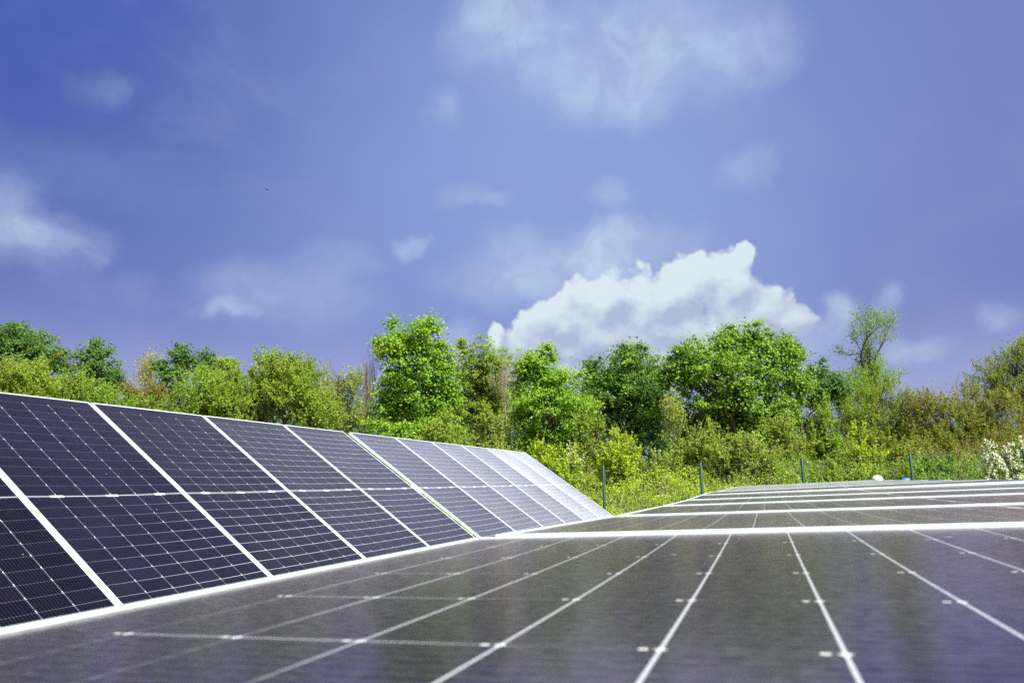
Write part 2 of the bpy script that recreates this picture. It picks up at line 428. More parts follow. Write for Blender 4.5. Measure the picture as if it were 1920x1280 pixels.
# ------------------------------------------------------------------ the ground
def gz(x, y):
    """terrain height: level under the arrays, a low bank rising behind the fence and to the right"""
    x = np.asarray(x, float); y = np.asarray(y, float)
    s = np.clip((y - 17.3) / 5.2, 0, 1); s = s * s * (3 - 2 * s)
    k = np.clip((y - 9) / 8, 0, 1)
    return 1.12 * s + k * np.clip(.032 * x, -.1, .6) - .08 * k
def build_ground():
    xs = np.concatenate([[-400, -200, -110], np.linspace(-70, 70, 91), [110, 200, 400]])
    ys = np.concatenate([[-200, -60, -20], np.linspace(-5, 70, 61), [110, 200, 500, 900]])
    X, Y = np.meshgrid(xs, ys)
    Z = gz(X, Y) + .05 * np.sin(X * 1.3 + np.sin(Y)) * np.clip((Y - 14) / 6, 0, 1)
    V = np.stack([X, Y, Z], -1).reshape(-1, 3)
    a, b = len(ys), len(xs)
    i = np.arange(a - 1)[:, None] * b + np.arange(b - 1)[None]
    F = np.stack([i, i + 1, i + b + 1, i + b], -1).reshape(-1, 4)
    g = link('ground', mesh_from('ground', V, F, True), ground_mat())
    tag(g, 'grassy meadow ground under the panels rising to the wood', None, None, 'structure')
build_ground()

# ------------------------------------------------------------------ solar panels
LIP, FH = .0125, .030
def frame_mesh():
    bm = bmesh.new()
    def box(x0, y0, x1, y1, z0, z1):
        vs = [bm.verts.new(p) for p in ((x0, y0, z0), (x1, y0, z0), (x1, y1, z0), (x0, y1, z0), (x0, y0, z1), (x1, y0, z1), (x1, y1, z1), (x0, y1, z1))]
        for f in ((0, 3, 2, 1), (4, 5, 6, 7), (0, 1, 5, 4), (1, 2, 6, 5), (2, 3, 7, 6), (3, 0, 4, 7)): bm.faces.new([vs[i] for i in f])
    box(0, 0, LIP, L_, -FH, 0); box(W_ - LIP, 0, W_, L_, -FH, 0)
    box(LIP, 0, W_ - LIP, LIP, -FH, -.0002); box(LIP, L_ - LIP, W_ - LIP, L_, -FH, -.0002)
    bmesh.ops.bevel(bm, geom=[e for e in bm.edges], offset=.0012, segments=2, affect='EDGES')
    me = bpy.data.meshes.new('frame'); bm.to_mesh(me); bm.free()
    me.materials.append(FRAME)
    return me
def face_mesh(sag, drop=.0022):
    a, b = 29, 45
    u = np.linspace(0, 1, a); v = np.linspace(0, 1, b)
    U, Vv = np.meshgrid(u, v)
    x0, x1 = LIP - .001, W_ - LIP + .001
    X = x0 + U * (x1 - x0); Y = x0 + Vv * (L_ - 2 * x0)
    Z = -drop - sag * 4 * U * (1 - U) * (1 - np.abs(2 * Vv - 1) ** 5)
    V1 = np.stack([X, Y, Z], -1).reshape(-1, 3)
    i = np.arange(b - 1)[:, None] * a + np.arange(a - 1)[None]
    F1 = np.stack([i, i + 1, i + a + 1, i + a], -1).reshape(-1, 4)
    V2 = V1.copy(); V2[:, 2] -= .005
    F2 = F1[:, ::-1] + len(V1)
    return mesh_from('cell_face', np.concatenate([V1, V2]), np.concatenate([F1, F2]), True)
FRAME_ME = frame_mesh()
FACE_TILT = face_mesh(.0065); FACE_TILT.materials.append(GLASS)
FACE_FLAT = face_mesh(.0040, .0030); FACE_FLAT.materials.append(GLASS_FLAT)

def panel_matrix(origin, ex, ey):
    ex = np.array(ex) / np.linalg.norm(ex)
    ey = np.array(ey) - ex * np.dot(ex, ey); ey /= np.linalg.norm(ey)
    ez = np.cross(ex, ey)
    return Matrix(((ex[0], ey[0], ez[0], origin[0]), (ex[1], ey[1], ez[1], origin[1]), (ex[2], ey[2], ez[2], origin[2]), (0, 0, 0, 1)))

_panel = {}
def panel(M4, face, label, group):
    """one framed module: an Empty at its lower near corner, its frame and its cell face"""
    key = face.name
    e = empty('solar_panel'); e.matrix_world = M4
    tag(e, label, 'solar panel', group)
    if key not in _panel:
        f = link('frame', FRAME_ME, FRAME, e); c = link('cell_face', face, GLASS, e)
        _panel[key] = (f, c)
    else:
        for src in _panel[key]:
            c = src.copy(); COL.objects.link(c); c.parent = e
    return e

AZ = 0.3285
D1 = np.array([math.sin(AZ), math.cos(AZ), 0.])          # along the rows, away from the camera
HX = np.array([math.cos(AZ), -math.sin(AZ), 0.])         # across the rows, to the right

# the tilted row on the left: high edge to the left, 35 degrees
TL = 0.6102
D2 = -HX * math.cos(TL) + np.array([0, 0, 1.]) * math.sin(TL)
P_TOP = np.array([-1.9592, 8.7131, 0.5859 + H])          # top corner where the second set of six begins
P_BOT = P_TOP - D2 * L_
G2 = .145
STEP = W_ + GAP
lab_far = ['first panel of the far tilted set, beside the black gap, broad white edge',
           'second panel of the far tilted set, counted from the black gap',
           'third panel of the far tilted set, counted from the black gap',
           'fourth panel of the far tilted set, third from its far end',
           'fifth panel of the far tilted set, next to last before the grass',
           'last panel of the tilted row, its far edge against the green weeds']
for k in range(6):
    panel(panel_matrix(P_BOT + D1 * (k * STEP), D1, D2), FACE_TILT, lab_far[k], 'panels of the tilted row on the left')
lab_near = ['dark tilted panel just before the black gap in the left row',
            'dark tilted panel second from the black gap, below the dense round bush',
            'dark tilted panel third from the black gap, its lower end near the picture middle left',
            'large dark tilted panel touching the left picture edge with its top corner in view',
            'nearest dark tilted panel, only its low corner in the bottom left']
for k in range(5):
    panel(panel_matrix(P_BOT - D1 * (G2 + W_ + k * STEP), D1, D2), FACE_TILT, lab_near[k], 'panels of the tilted row on the left')

# the nearly level row the camera looks along
LAT = -.522
prof = [(-.1035, -.1075, 2.30), (-.1030, -.1195, 2.28), (-.1165, -.1230, 2.27), (-.1210, -.1245, 2.30), (-.1222, -.1150, 2.25), (-.1128, -.1085, 2.55)]
TN = 1.3545 - W_                                         # where the nearest module begins, along the row
lat_k = [-.540, -.506, -.484, -.474, -.473, -.470]
lab_flat = ['nearest flat panel filling the bottom of the picture, blurred cells',
            'second flat panel of the low row, behind the first thick white bar',
            'third flat panel of the low row, behind the second white bar',
            'fourth flat panel of the low row, behind the third white bar',
            'fifth flat panel of the low row, behind the fourth white bar',
            'sixth flat panel of the low row, last of the near set']
def flat_panel(t, lat, zn, zf, tilt, label):
    ey = -HX * math.cos(R(tilt)) - np.array([0, 0, 1.]) * math.sin(R(tilt))     # module's top end lies at the left, low side
    ex = D1 + np.array([0, 0, (zf - zn) / W_])
    left_near = D1 * t + HX * lat + np.array([0, 0, zn + H])
    panel(panel_matrix(left_near - ey * L_, ex, ey), FACE_FLAT, label, 'flat panels of the row under the camera')
for k in range(6):
    zn, zf, tl = prof[k]
    flat_panel(TN + k * STEP, lat_k[k], zn, zf, tl, lab_flat[k])
T2 = TN + 6 * STEP + .12
lab_flat2 = ['seventh flat panel, first thin bright strip of the far set', 'eighth flat panel, second thin strip of the far set', 'ninth flat panel, third thin strip of the far set',
             'tenth flat panel, third from the far end of the low row', 'eleventh flat panel, next to last of the low row', 'farthest flat panel of the low row, its edge below the weeds']
for k in range(6):
    flat_panel(T2 + k * STEP, -.47, -.118 - .0006 * k, -.1184 - .0006 * k, 2.72, lab_flat2[k])

# racks that carry the modules
def frame_at(origin, ex, ey):
    m = panel_matrix(origin, ex, ey)
    return m
def rack(name_label, origin, ex, ey, length, ground_fn, t_posts):
    """purlins under the modules, rafters, legs to the ground and clamps; origin = low near corner on the frame tops"""
    e = empty('mounting_rack', tuple(origin)); tag(e, name_label, 'panel rack', 'racks carrying the solar panels')
    ex = np.array(ex) / np.linalg.norm(ex); ey = np.array(ey) / np.linalg.norm(ey); ez = np.cross(ex, ey)
    def beam(nm, a, b, w, h, upv):
        a, b = np.array(a, float), np.array(b, float)
        t = (b - a) / np.linalg.norm(b - a); s = np.cross(t, upv); s /= np.linalg.norm(s); q = np.cross(s, t)
        V = [p + s * i * w / 2 + q * j * h / 2 for p in (a, b) for i, j in ((-1, -1), (1, -1), (1, 1), (-1, 1))]
        g = Geo(); g.add(np.array(V) - origin, [(0, 1, 2, 3), (7, 6, 5, 4), (0, 4, 5, 1), (1, 5, 6, 2), (2, 6, 7, 3), (3, 7, 4, 0)])
        return g.build(nm, STEEL, e)
    o = np.array(origin)
    for fy in (.24, .76):
        a = o + ey * (L_ * fy) - ez * (FH + .034)
        beam('purlin', a + ex * .03, a + ex * (length - .03), .05, .06, ez)
    for t in t_posts:
        a = o + ex * t + ey * (L_ * .08) - ez * (FH + .11); b = o + ex * t + ey * (L_ * .92) - ez * (FH + .11)
        beam('rafter', a, b, .05, .09, ez)
        for fy in (.2, .8):
            p = o + ex * t + ey * (L_ * fy) - ez * (FH + .16)
            beam('leg', p, (p[0], p[1], -.15), .07, .05, np.array([1, 0, 0.]))
    return e, beam, o, ex, ey, ez
r1 = rack('steel rack under the far set of tilted panels', P_BOT, D1, D2, 6 * STEP - GAP, None, (.7, 3.4, 6.2))
e, beam, o, ex, ey, ez = r1
# pale joint plate bridging the gap between the two tilted sets at mid height
a = o - ex * (G2 - .006) + ey * (L_ * .455) - ez * .012; b = o - ex * (G2 - .006) + ey * (L_ * .525) - ez * .012
g = Geo()
V = []
for q in (0, -.018):
    for ax, ay in ((0, 0), (1, 0), (1, 1), (0, 1)):
        V.append(o - ex * (.004 + (1 - ax) * (G2 - .008)) + ey * (L_ * (.455 + .07 * ay)) - ez * (.010 - q) - o)
g.add(V, [(0, 1, 2, 3), (7, 6, 5, 4), (0, 4, 5, 1), (1, 5, 6, 2), (2, 6, 7, 3), (3, 7, 4, 0)])
g.build('joint_plate', FRAME, e)
rack('steel rack under the near set of dark tilted panels', P_BOT - D1 * (G2 + W_ + 4 * STEP), D1, D2, 5 * STEP - GAP, None, (.6, 2.9, 5.1))
zf0 = np.array([0, 0, 1.])
EYF = -HX * math.cos(R(2.3)) - zf0 * math.sin(R(2.3))
o1 = D1 * TN + HX * LAT + np.array([0, 0, -.128 + H]) - EYF * L_
rack('steel rack under the near set of flat panels', o1, D1, EYF, 6 * STEP, None, (.6, 3.4, 6.3))
EYG = -HX * math.cos(R(2.72)) - zf0 * math.sin(R(2.72))
o2 = D1 * T2 + HX * -.47 + np.array([0, 0, -.123 + H]) - EYG * L_
rack('steel rack under the far set of flat panels', o2, D1, EYG, 6 * STEP, None, (.6, 3.4, 6.3))

# ------------------------------------------------------------------ fence
def build_fence():
    posts = [(-5.3, 18.6, .19), (-2.75, 18.45, .24), (-.25, 18.35, .31), (2.26, 18.26, .37), (4.69, 18.25, .43), (7.215, 18.23, .53), (9.92, 18.22, .615), (12.75, 18.2, .69), (15.4, 18.2, .77)]
    e = empty('wire_fence', (posts[0][0], posts[0][1], 0))
    tag(e, 'green wire mesh fence with slim posts in front of the weeds', 'fence')
    O = np.array([posts[0][0], posts[0][1], 0])
    PH = 1.75
    for x, y, zt in posts:
        g = Geo(); top = zt + H
        g.tube(np.array([(x, y, top - PH), (x, y, top - .012), (x, y, top)]) - O, [.034, .034, .025], 10)
        g.add(np.array([(x + .022 * math.cos(q), y + .022 * math.sin(q), top) for q in (0.8, 2.36, 3.93, 5.5)]) - O, [(0, 1, 2, 3)])
        g.build('post', GREEN_PAINT, e, True)
    g = Geo(); gt = Geo()
    for (x0, y0, z0), (x1, y1, z1) in zip(posts[:-1], posts[1:]):
        nv = int((x1 - x0) / .06)
        for i in range(nv):
            q = (i + .5) / nv; x = x0 + (x1 - x0) * q; y = y0 + (y1 - y0) * q - .035; zt = z0 + (z1 - z0) * q + H - .07
            g.tube(np.array([(x, y, zt - 1.5), (x, y, zt)]) - O, .0007, 3)
        for j in range(1, 11):
            g.tube(np.array([(x0, y0 - .035, z0 + H - .07 - j * .15), (x1, y1 - .035, z1 + H - .07 - j * .15)]) - O, .0007, 3)
        gt.tube(np.array([(x0, y0 - .035, z0 + H - .07), ((x0 + x1) / 2, (y0 + y1) / 2 - .035, (z0 + z1) / 2 + H - .085), (x1, y1 - .035, z1 + H - .07)]) - O, .0026, 5)
    g.build('wire_mesh', GREEN_PAINT, e)
    gt.build('top_wire', GREEN_PAINT, e)
build_fence()

# ------------------------------------------------------------------ plants
def leaf_quads(P, N, size, aspect=.62, r=rng):
    """kite shaped leaves centred at P facing N"""
    n = len(P)
    N = N / (np.linalg.norm(N, axis=1)[:, None] + 1e-9)
    A = r.normal(size=(n, 3)); A -= N * np.sum(A * N, 1)[:, None]; A /= np.linalg.norm(A, axis=1)[:, None] + 1e-9
    B = np.cross(N, A)
    s = np.asarray(size)[:, None]
    V = np.stack([P - A * s * .5, P + B * s * aspect * .5 + N * s * .08, P + A * s * .5, P - B * s * aspect * .5 + N * s * .08], 1)
    F = np.arange(n * 4).reshape(n, 4)
    return V.reshape(-1, 3), F

def limb(a, b, wob, k, r=rng, droop=0.):
    t = np.linspace(0, 1, k)[:, None]
    P = a + (b - a) * t
    L = np.linalg.norm(b - a)
    P[1:-1] += r.normal(size=(k - 2, 3)) * wob * L
    P[:, 2] += np.sin(t[:, 0] * math.pi) * droop * L
    return P

def plant(name, label, cat, Y, lobes, leaf, base=None, cl=1.0, leaf_n=26, size=.10, mode='clump', crad=.38, trunk=.12, trunks=1,
          bark=None, group=None, mats2=None, mix2=0., fill=.5, up=.65, dens=1.0, twig=.35, depth=.85, trunk_top=.85, twig_r=.006, sub=True, skirt=False):
    """Y: distance; lobes: (px,py,rx,ry) extents of the parts of the crown as seen in the photograph"""
    r = rng
    k = Y / F_PX / .982
    if sub and mode == 'clump': lobes = [(a, b, c * 1.09, d * 1.06) for a, b, c, d in lobes]
    if skirt:
        gy = 907 - (gz(0, Y) - H) / Y * F_PX
        lobes = list(lobes) + [(a, (b + d * .4 + gy) / 2, c * .92, max(14, (gy - b - d * .4) / 2 + 8)) for a, b, c, d in lobes if gy - b - d > -4]
    Rd = np.array([(rx * k, rx * k * depth, ry * k) for px, py, rx, ry in lobes])
    C = np.array([at(px, py, Y + (r.random() - .5) * .8 * rx * k) for px, py, rx, ry in lobes])
    bx = base if base is not None else np.average([l[0] for l in lobes], weights=[l[2] for l in lobes])
    b0 = at(bx, 900, Y); b0[2] = gz(b0[0], b0[1]) - .05
    O = b0.copy()
    e = empty(name, tuple(O)); tag(e, label, cat, group)
    # foliage clusters
    vol = Rd[:, 0] * Rd[:, 1] * Rd[:, 2]
    area = (Rd[:, 0] * Rd[:, 2]) ** 1.0
    ncl = np.maximum(4, (cl * area / (crad ** 2) * 14.0)).astype(int)
    PC, DC, LI = [], [], []
    for i in range(len(lobes)):
        d = r.normal(size=(ncl[i], 3)); d /= np.linalg.norm(d, axis=1)[:, None]
        rad = (fill ** 3 + (1 - fill ** 3) * r.random(ncl[i])) ** (1 / 3) * r.uniform(.86, 1.06, ncl[i])
        if sub and ncl[i] > 12:                              # boughs: smaller masses standing out of the crown's outline
            ns = int(np.clip(ncl[i] / 6, 7, 24))
            sd = r.normal(size=(ns, 3)); sd /= np.linalg.norm(sd, axis=1)[:, None]
            sr = r.uniform(.20, .48, ns)
            sc = sd * r.uniform(.45, .95, ns)[:, None]
            w = sr ** 2; pk = r.choice(ns, ncl[i], p=w / w.sum())
            q = sc[pk] + d * (sr[pk] * (.35 + .65 * r.random(ncl[i]) ** .5))[:, None]
            dd = q / (np.linalg.norm(q, axis=1)[:, None] + 1e-6) * .5 + d * .8
            PC.append(C[i] + q * Rd[i]); DC.append(dd / np.linalg.norm(dd, axis=1)[:, None])
        else:
            PC.append(C[i] + d * rad[:, None] * Rd[i]); DC.append(d)
        LI += [i] * ncl[i]
    PC = np.concatenate(PC); DC = np.concatenate(DC); LI = np.array(LI)
    keep = PC[:, 2] > gz(PC[:, 0], PC[:, 1]) + .05
    PC, DC, LI = PC[keep], DC[keep], LI[keep]
    n = len(PC); m = max(3, int(leaf_n * dens * 1.9))
    cr = crad * r.uniform(.6, 1.35, n)
    if mode == 'clump':
        off = r.normal(size=(n, m, 3)); off /= np.linalg.norm(off, axis=2)[..., None]
        off *= np.minimum(np.abs(r.normal(size=(n, m))) * .58, 1.15)[..., None]
        off *= np.stack([cr, cr, cr * .55], -1)[:, None]
        LP = PC[:, None] + off + (DC * cr[:, None])[:, None] * (r.random((n, m)) ** 5 * .75)[..., None]
        NN = r.normal(size=(n, m, 3)) * .55 + off / cr[:, None, None] * .45 + DC[:, None] * .3 + SUNV * .45
        NN[..., 2] += up * .6
    else:                                                   # sprays: leaves along upward shoots
        ln = cr * 2.1
        D = DC * .55 + r.normal(size=(n, 3)) * .28; D[:, 2] += .75; D /= np.linalg.norm(D, axis=1)[:, None]
        PC = PC - D * (ln * .55)[:, None]
        t = r.random((n, m))
        LP = PC[:, None] + D[:, None] * (t * ln[:, None])[..., None] + r.normal(size=(n, m, 3)) * (crad * .17 * (1.2 - t))[..., None]
        NN = r.normal(size=(n, m, 3)) * .7 + DC[:, None] * .3 + SUNV * .5; NN[..., 2] += up * .5
    LPf = LP.reshape(-1, 3); NNf = NN.reshape(-1, 3)
    sz = size * 1.0 * r.uniform(.6, 1.25, len(LPf))
    V, F = leaf_quads(LPf - O, NNf, sz)
    mi = None; mats = [leaf]
    if mats2 is not None:
        mats.append(mats2)
        cmix = r.random(n) < mix2 * 1.3
        mi = (cmix[:, None] & (r.random((n, m)) < .75)).reshape(-1).astype(int)
    if len(V): link('crown', mesh_from('crown', V, F, False, mi), mats, e)
    # wood
    g = Geo()
    ztop = C[:, 2].max() + 0.0
    for q in range(trunks):
        i = int(np.argmax(C[:, 2])) if q == 0 else int(r.integers(len(lobes)))
        top = C[i] + np.array([0, 0, Rd[i][2] * (trunk_top - .5)])
        st = O + np.array([r.normal() * .12 * (trunks > 1), r.normal() * .12 * (trunks > 1), 0])
        T = limb(st, top, .012, 9)
        g.tube(T - O, np.linspace(trunk, trunk * .22, 9), 7)
        if q == 0: T0 = T
        if trunks > 1 and q == 0: pass
    cen = []
    for i in range(len(lobes)):
        zs = max(O[2] + .25 * (C[i][2] - O[2]), C[i][2] - Rd[i][2] * 1.2 - Rd[i][0] * .3)
        j = int(np.argmin(np.abs(T0[:, 2] - zs)))
        Lm = limb(T0[j], C[i], .05, 6, droop=.06); cen.append(Lm)
        g.tube(Lm - O, np.linspace(trunk * .55 * (1 - .06 * j), trunk * .16, 6), 6)
    pick = np.nonzero(r.random(n) < twig)[0]
    for c in pick:
        Lm = cen[LI[c]]; s = Lm[int(r.integers(2, 6))]
        en = PC[c] + (D[c] * ln[c] * .9 if mode != 'clump' else 0)
        Tw = limb(s, en, .06, 4)
        g.tube(Tw - O, np.linspace(max(twig_r * 1.9, trunk * .10), twig_r, 4), 4)
    g.build('trunk' if trunks == 1 else 'stems', bark or BARK, e, True)
    return e

def branching(g, P, d, length, rad, depth, r, spread=.5, tips=None, O=None, upw=.25, nb=(3, 4)):
    """recursive bare branching"""
    k = 5
    pts = [P]
    dd = d.copy()
    for i in range(k - 1):
        dd = dd + r.normal(size=3) * .10; dd[2] += upw * .12; dd /= np.linalg.norm(dd)
        pts.append(pts[-1] + dd * length / (k - 1))
    pts = np.array(pts)
    g.tube(pts - O, np.linspace(rad, rad * .6, k), 5 if depth > 1 else 4)
    if tips is not None and depth <= 1: tips.append((pts[1 + (depth == 0)], pts[-1], dd))
    if depth == 0: return
    for q in range(int(r.integers(nb[0], nb[1] + 1))):
        s = pts[int(r.integers(1, k))] if q else pts[-1]
        nd = dd + r.normal(size=3) * spread; nd[2] += upw; nd /= np.linalg.norm(nd)
        branching(g, s, nd, length * r.uniform(.55, .8), rad * .55, depth - 1, r, spread, tips, O, upw, nb)

def twig_tree(name, label, cat, Y, px, top_py, base_py, trunk=.07, depth=4, spread=.5, leaf=None, leaf_n=8, size=.08, bark=None, group=None, trunk_frac=.45, lean=0., upw=.3, nb=(3, 4), seed=1, width=None, lrad=.12, nprim=4):
    r = np.random.default_rng(seed)
    O = at(px, 900, Y); O[2] = gz(O[0], O[1]) - .05
    topz = at(px, top_py, Y)[2]
    Ht = topz - O[2]
    e = empty(name, tuple(O)); tag(e, label, cat, group)
    g = Geo(); tips = []
    t0 = limb(O, O + np.array([lean * Ht * trunk_frac, 0, Ht * trunk_frac]), .015, 7, r)
    g.tube(t0 - O, np.linspace(trunk, trunk * .7, 7), 7)
    rem = Ht * (1 - trunk_frac)
    for q in range(nprim):
        d = np.array([lean, 0, 1.]) + r.normal(size=3) * spread * (.25 if q == 0 else .75); d[2] = abs(d[2]) + .3; d /= np.linalg.norm(d)
        s = t0[-1] if q < 2 else t0[int(r.integers(3, 7))]
        branching(g, s, d, rem * (.42 if q < 4 else .34), trunk * .55, depth - 1, r, spread, tips, O, upw, nb)
    # scale the wood so that the tip meets its height
    allV = np.concatenate(g.V); mz = allV[:, 2].max(); fz = (Ht + .0) / mz
    fx = 1.0
    if width: fx = width * Y / F_PX / (np.abs(allV[:, 0]).max() + 1e-6)
    S = np.array([fx, fx, fz])
    g.V = [v * S for v in g.V]
    if leaf is not None and tips:
        A = np.array([t[0] for t in tips]) - O; B = np.array([t[1] for t in tips]) - O
        t = r.random((len(tips), leaf_n))[..., None]
        P = (A[:, None] + (B - A)[:, None] * t * 1.1) * S + r.normal(size=(len(tips), leaf_n, 3)) * lrad
        N = r.normal(size=P.shape); N[..., 2] += .6
        P = P.reshape(-1, 3)
        V, F = leaf_quads(P, N.reshape(-1, 3), size * r.uniform(.6, 1.3, len(P)), r=r)
        link('crown', mesh_from('crown', V, F), [leaf], e)
    g.build('trunk', bark or BARK, e, True)
    return e

WOOD = 'trees along the edge of the wood'
SHR = 'shrubs behind the fence'
L = LEAF
def tree(label, Y, lobes, leaf, **kw): return plant('broadleaf_tree', label, 'tree', Y, lobes, leaf, group=WOOD, **kw)
def shrub(label, Y, lobes, leaf, **kw):
    kw.setdefault('trunks', 4); kw.setdefault('trunk', .035); kw.setdefault('mode', 'spray'); kw.setdefault('crad', .24)
    kw.setdefault('leaf_n', 15); kw.setdefault('size', .075); kw.setdefault('fill', .45); kw.setdefault('skirt', True)
    return plant('shrub', label, 'shrub', Y, lobes, leaf, group=SHR, **kw)

# --- trees, left to right
tree('dark green oak cut by the left picture edge', 40, [(-25, 650, 60, 52), (20, 645, 50, 40), (0, 690, 60, 40), (50, 665, 34, 30)], L['dark'], size=.14, crad=.5)
tree('dark oak with rusty patches, second crown from the left edge', 39, [(72, 652, 36, 28), (105, 680, 34, 34), (60, 690, 40, 30), (112, 665, 14, 18)], L['dark'], size=.13, crad=.48, mats2=L['brown'], mix2=.08)
tree('dark green oak with pointed crown, left of the thin golden tree', 36, [(188, 668, 26, 30), (200, 700, 38, 34), (170, 690, 30, 30), (195, 740, 40, 36)], L['dark'], size=.12, crad=.42)
twig_tree('thin_tree', 'slender golden tree with sparse yellow leaves among dark oaks', 'tree', 38, 266, 642, 760, .08, 4, .42, L['gold'], 13, .11, BARK_PALE, WOOD, .38, seed=5, width=34, lrad=.2)
tree('open dark oak with sky showing through, right of the golden tree', 36, [(330, 668, 26, 22), (350, 690, 24, 30), (305, 690, 18, 22), (320, 725, 30, 34), (345, 660, 14, 14)], L['dark'], size=.12, crad=.36, cl=.75)
tree('small dark tree top standing behind the yellow crown', 40, [(390, 680, 17, 24), (396, 720, 26, 40)], L['dark'], size=.12, crad=.36)
tree('small yellow green tree top left of the dense bush', 37, [(424, 690, 20, 24), (415, 730, 34, 40)], L['lime'], size=.11, crad=.36)
tree('dense yellow green tree with dark hollow over the tilted panels', 26, [(530, 712, 74, 50), (500, 740, 60, 44), (575, 745, 50, 48), (520, 680, 50, 28), (560, 690, 40, 28), (480, 770, 40, 40), (600, 780, 40, 36)], L['lime'], size=.085, crad=.28, mode='spray', leaf_n=18, trunks=3, trunk=.07)
tree('pale feathery tree between the dense bush and the bare tree', 33, [(635, 715, 42, 34), (665, 740, 34, 50), (615, 755, 40, 44), (650, 790, 44, 30)], L['pale'], size=.075, crad=.3, mode='spray', leaf_n=15, cl=.9)
twig_tree('bare_tree', 'bare tree with reddish trunk left of the tallest tree', 'tree', 25, 682, 628, 800, .055, 5, .30, None, 0, .06, BARK_RED, WOOD, .42, lean=.05, seed=8, width=30, nb=(3, 4))
tree('tallest tree, bright green maple with upright double crown', 25, [(800, 640, 34, 42), (748, 640, 30, 44), (775, 680, 66, 56), (830, 690, 26, 50), (725, 655, 24, 24), (770, 740, 68, 54), (835, 750, 30, 46), (755, 795, 60, 40), (815, 805, 54, 36), (708, 650, 10, 16)], L['maple'], size=.105, crad=.36, leaf_n=30, trunk=.13)
tree('rounded light green tree right of the tallest tree', 30, [(900, 690, 48, 48), (880, 730, 44, 52), (930, 720, 40, 54), (910, 775, 56, 48), (885, 665, 30, 24)], L['lime'], mats2=L['green'], mix2=.3, size=.085, crad=.32, leaf_n=24)
twig_tree('bare_tree', 'leaning budding tree with yellowish trunk and few leaves', 'tree', 27, 938, 650, 800, .06, 4, .4, L['gold'], 3, .06, BARK_PALE, WOOD, .5, lean=.10, seed=14, width=48, lrad=.14)
tree('green maple with narrow raised top, centre of the picture', 25, [(1012, 668, 30, 28), (1000, 710, 34, 38), (1050, 720, 46, 40), (1080, 760, 36, 38), (1030, 770, 60, 44), (990, 775, 34, 46), (1060, 815, 44, 30), (1005, 825, 40, 34), (985, 690, 14, 26)], L['maple'], size=.10, crad=.36, leaf_n=28, trunk=.11)
tree('deep green oak left of the largest oak, dark trunks below', 31, [(1160, 690, 58, 42), (1210, 690, 36, 38), (1125, 715, 36, 36), (1190, 740, 66, 48), (1140, 770, 48, 44), (1215, 790, 44, 40), (1110, 690, 12, 12), (1185, 665, 30, 20)], L['dark'], mats2=L['oak'], mix2=.35, size=.12, crad=.46, leaf_n=30, trunk=.16, trunks=1)
tree('largest oak, broad bright green crown', 28, [(1390, 650, 56, 46), (1300, 690, 54, 46), (1450, 680, 50, 44), (1370, 710, 80, 56), (1440, 750, 66, 50), (1330, 750, 64, 46), (1490, 735, 28, 40), (1390, 790, 70, 36), (1275, 690, 28, 40), (1300, 785, 50, 40), (1455, 795, 50, 36), (1380, 830, 80, 30), (1358, 630, 24, 26), (1420, 640, 26, 22)], L['oak'], size=.115, crad=.43, leaf_n=32, trunk=.22)
tree('dark oak peeping out behind the right flank of the largest oak', 33, [(1480, 660, 22, 30), (1520, 715, 36, 40), (1545, 740, 30, 46), (1520, 780, 40, 36), (1476, 640, 10, 14), (1548, 700, 22, 22)], L['dark'], size=.125, crad=.42)
twig_tree('tall_poplar', 'tall sparse poplar with sky showing through its crown', 'tree', 37, 1650, 572, 740, .13, 5, .42, L['green'], 17, .10, BARK, WOOD, .58, upw=.34, seed=33, width=58, lrad=.17, nb=(2, 3), nprim=9)
tree('yellow green willow between the largest oak and the poplar', 34, [(1590, 720, 34, 36), (1610, 755, 40, 44), (1570, 760, 30, 50)], L['green'], size=.075, crad=.32, mode='spray', leaf_n=16)
tree('olive green willow below the tall poplar', 30, [(1650, 750, 50, 34), (1695, 770, 40, 40), (1620, 785, 56, 40), (1665, 815, 64, 36)], L['olive'], size=.07, crad=.3, mode='spray', leaf_n=19, mats2=L['green'], mix2=.45, twig=.25, bark=BARK_OLIVE)
twig_tree('bare_tree', 'thin bare tree top above the olive bushes', 'tree', 36, 1765, 712, 800, .07, 5, .5, L['brown'], 1, .06, BARK_RED, WOOD, .3, seed=41, width=62, nb=(3, 4))
tree('olive brown budding tree left of the right edge', 29, [(1820, 762, 60, 42), (1765, 775, 56, 48), (1870, 772, 56, 46), (1800, 825, 90, 40), (1880, 830, 60, 40), (1725, 800, 40, 50)], L['olive'], size=.07, crad=.3, mode='spray', leaf_n=19, mats2=L['brown'], mix2=.3, twig=.25, bark=BARK_OLIVE)
tree('green tree with feathery top cut by the right picture edge', 32, [(1905, 682, 50, 44), (1860, 712, 44, 40), (1945, 662, 48, 44), (1910, 740, 70, 50)], L['olive'], size=.07, crad=.32, mode='spray', leaf_n=16, mats2=L['green'], mix2=.4, twig=.5)
twig_tree('bare_tree', 'fine bare twigs against the sky near the right edge', 'tree', 35, 1850, 690, 800, .06, 5, .5, L['brown'], 1, .06, BARK_RED, WOOD, .35, seed=47, width=54, nb=(3, 4))
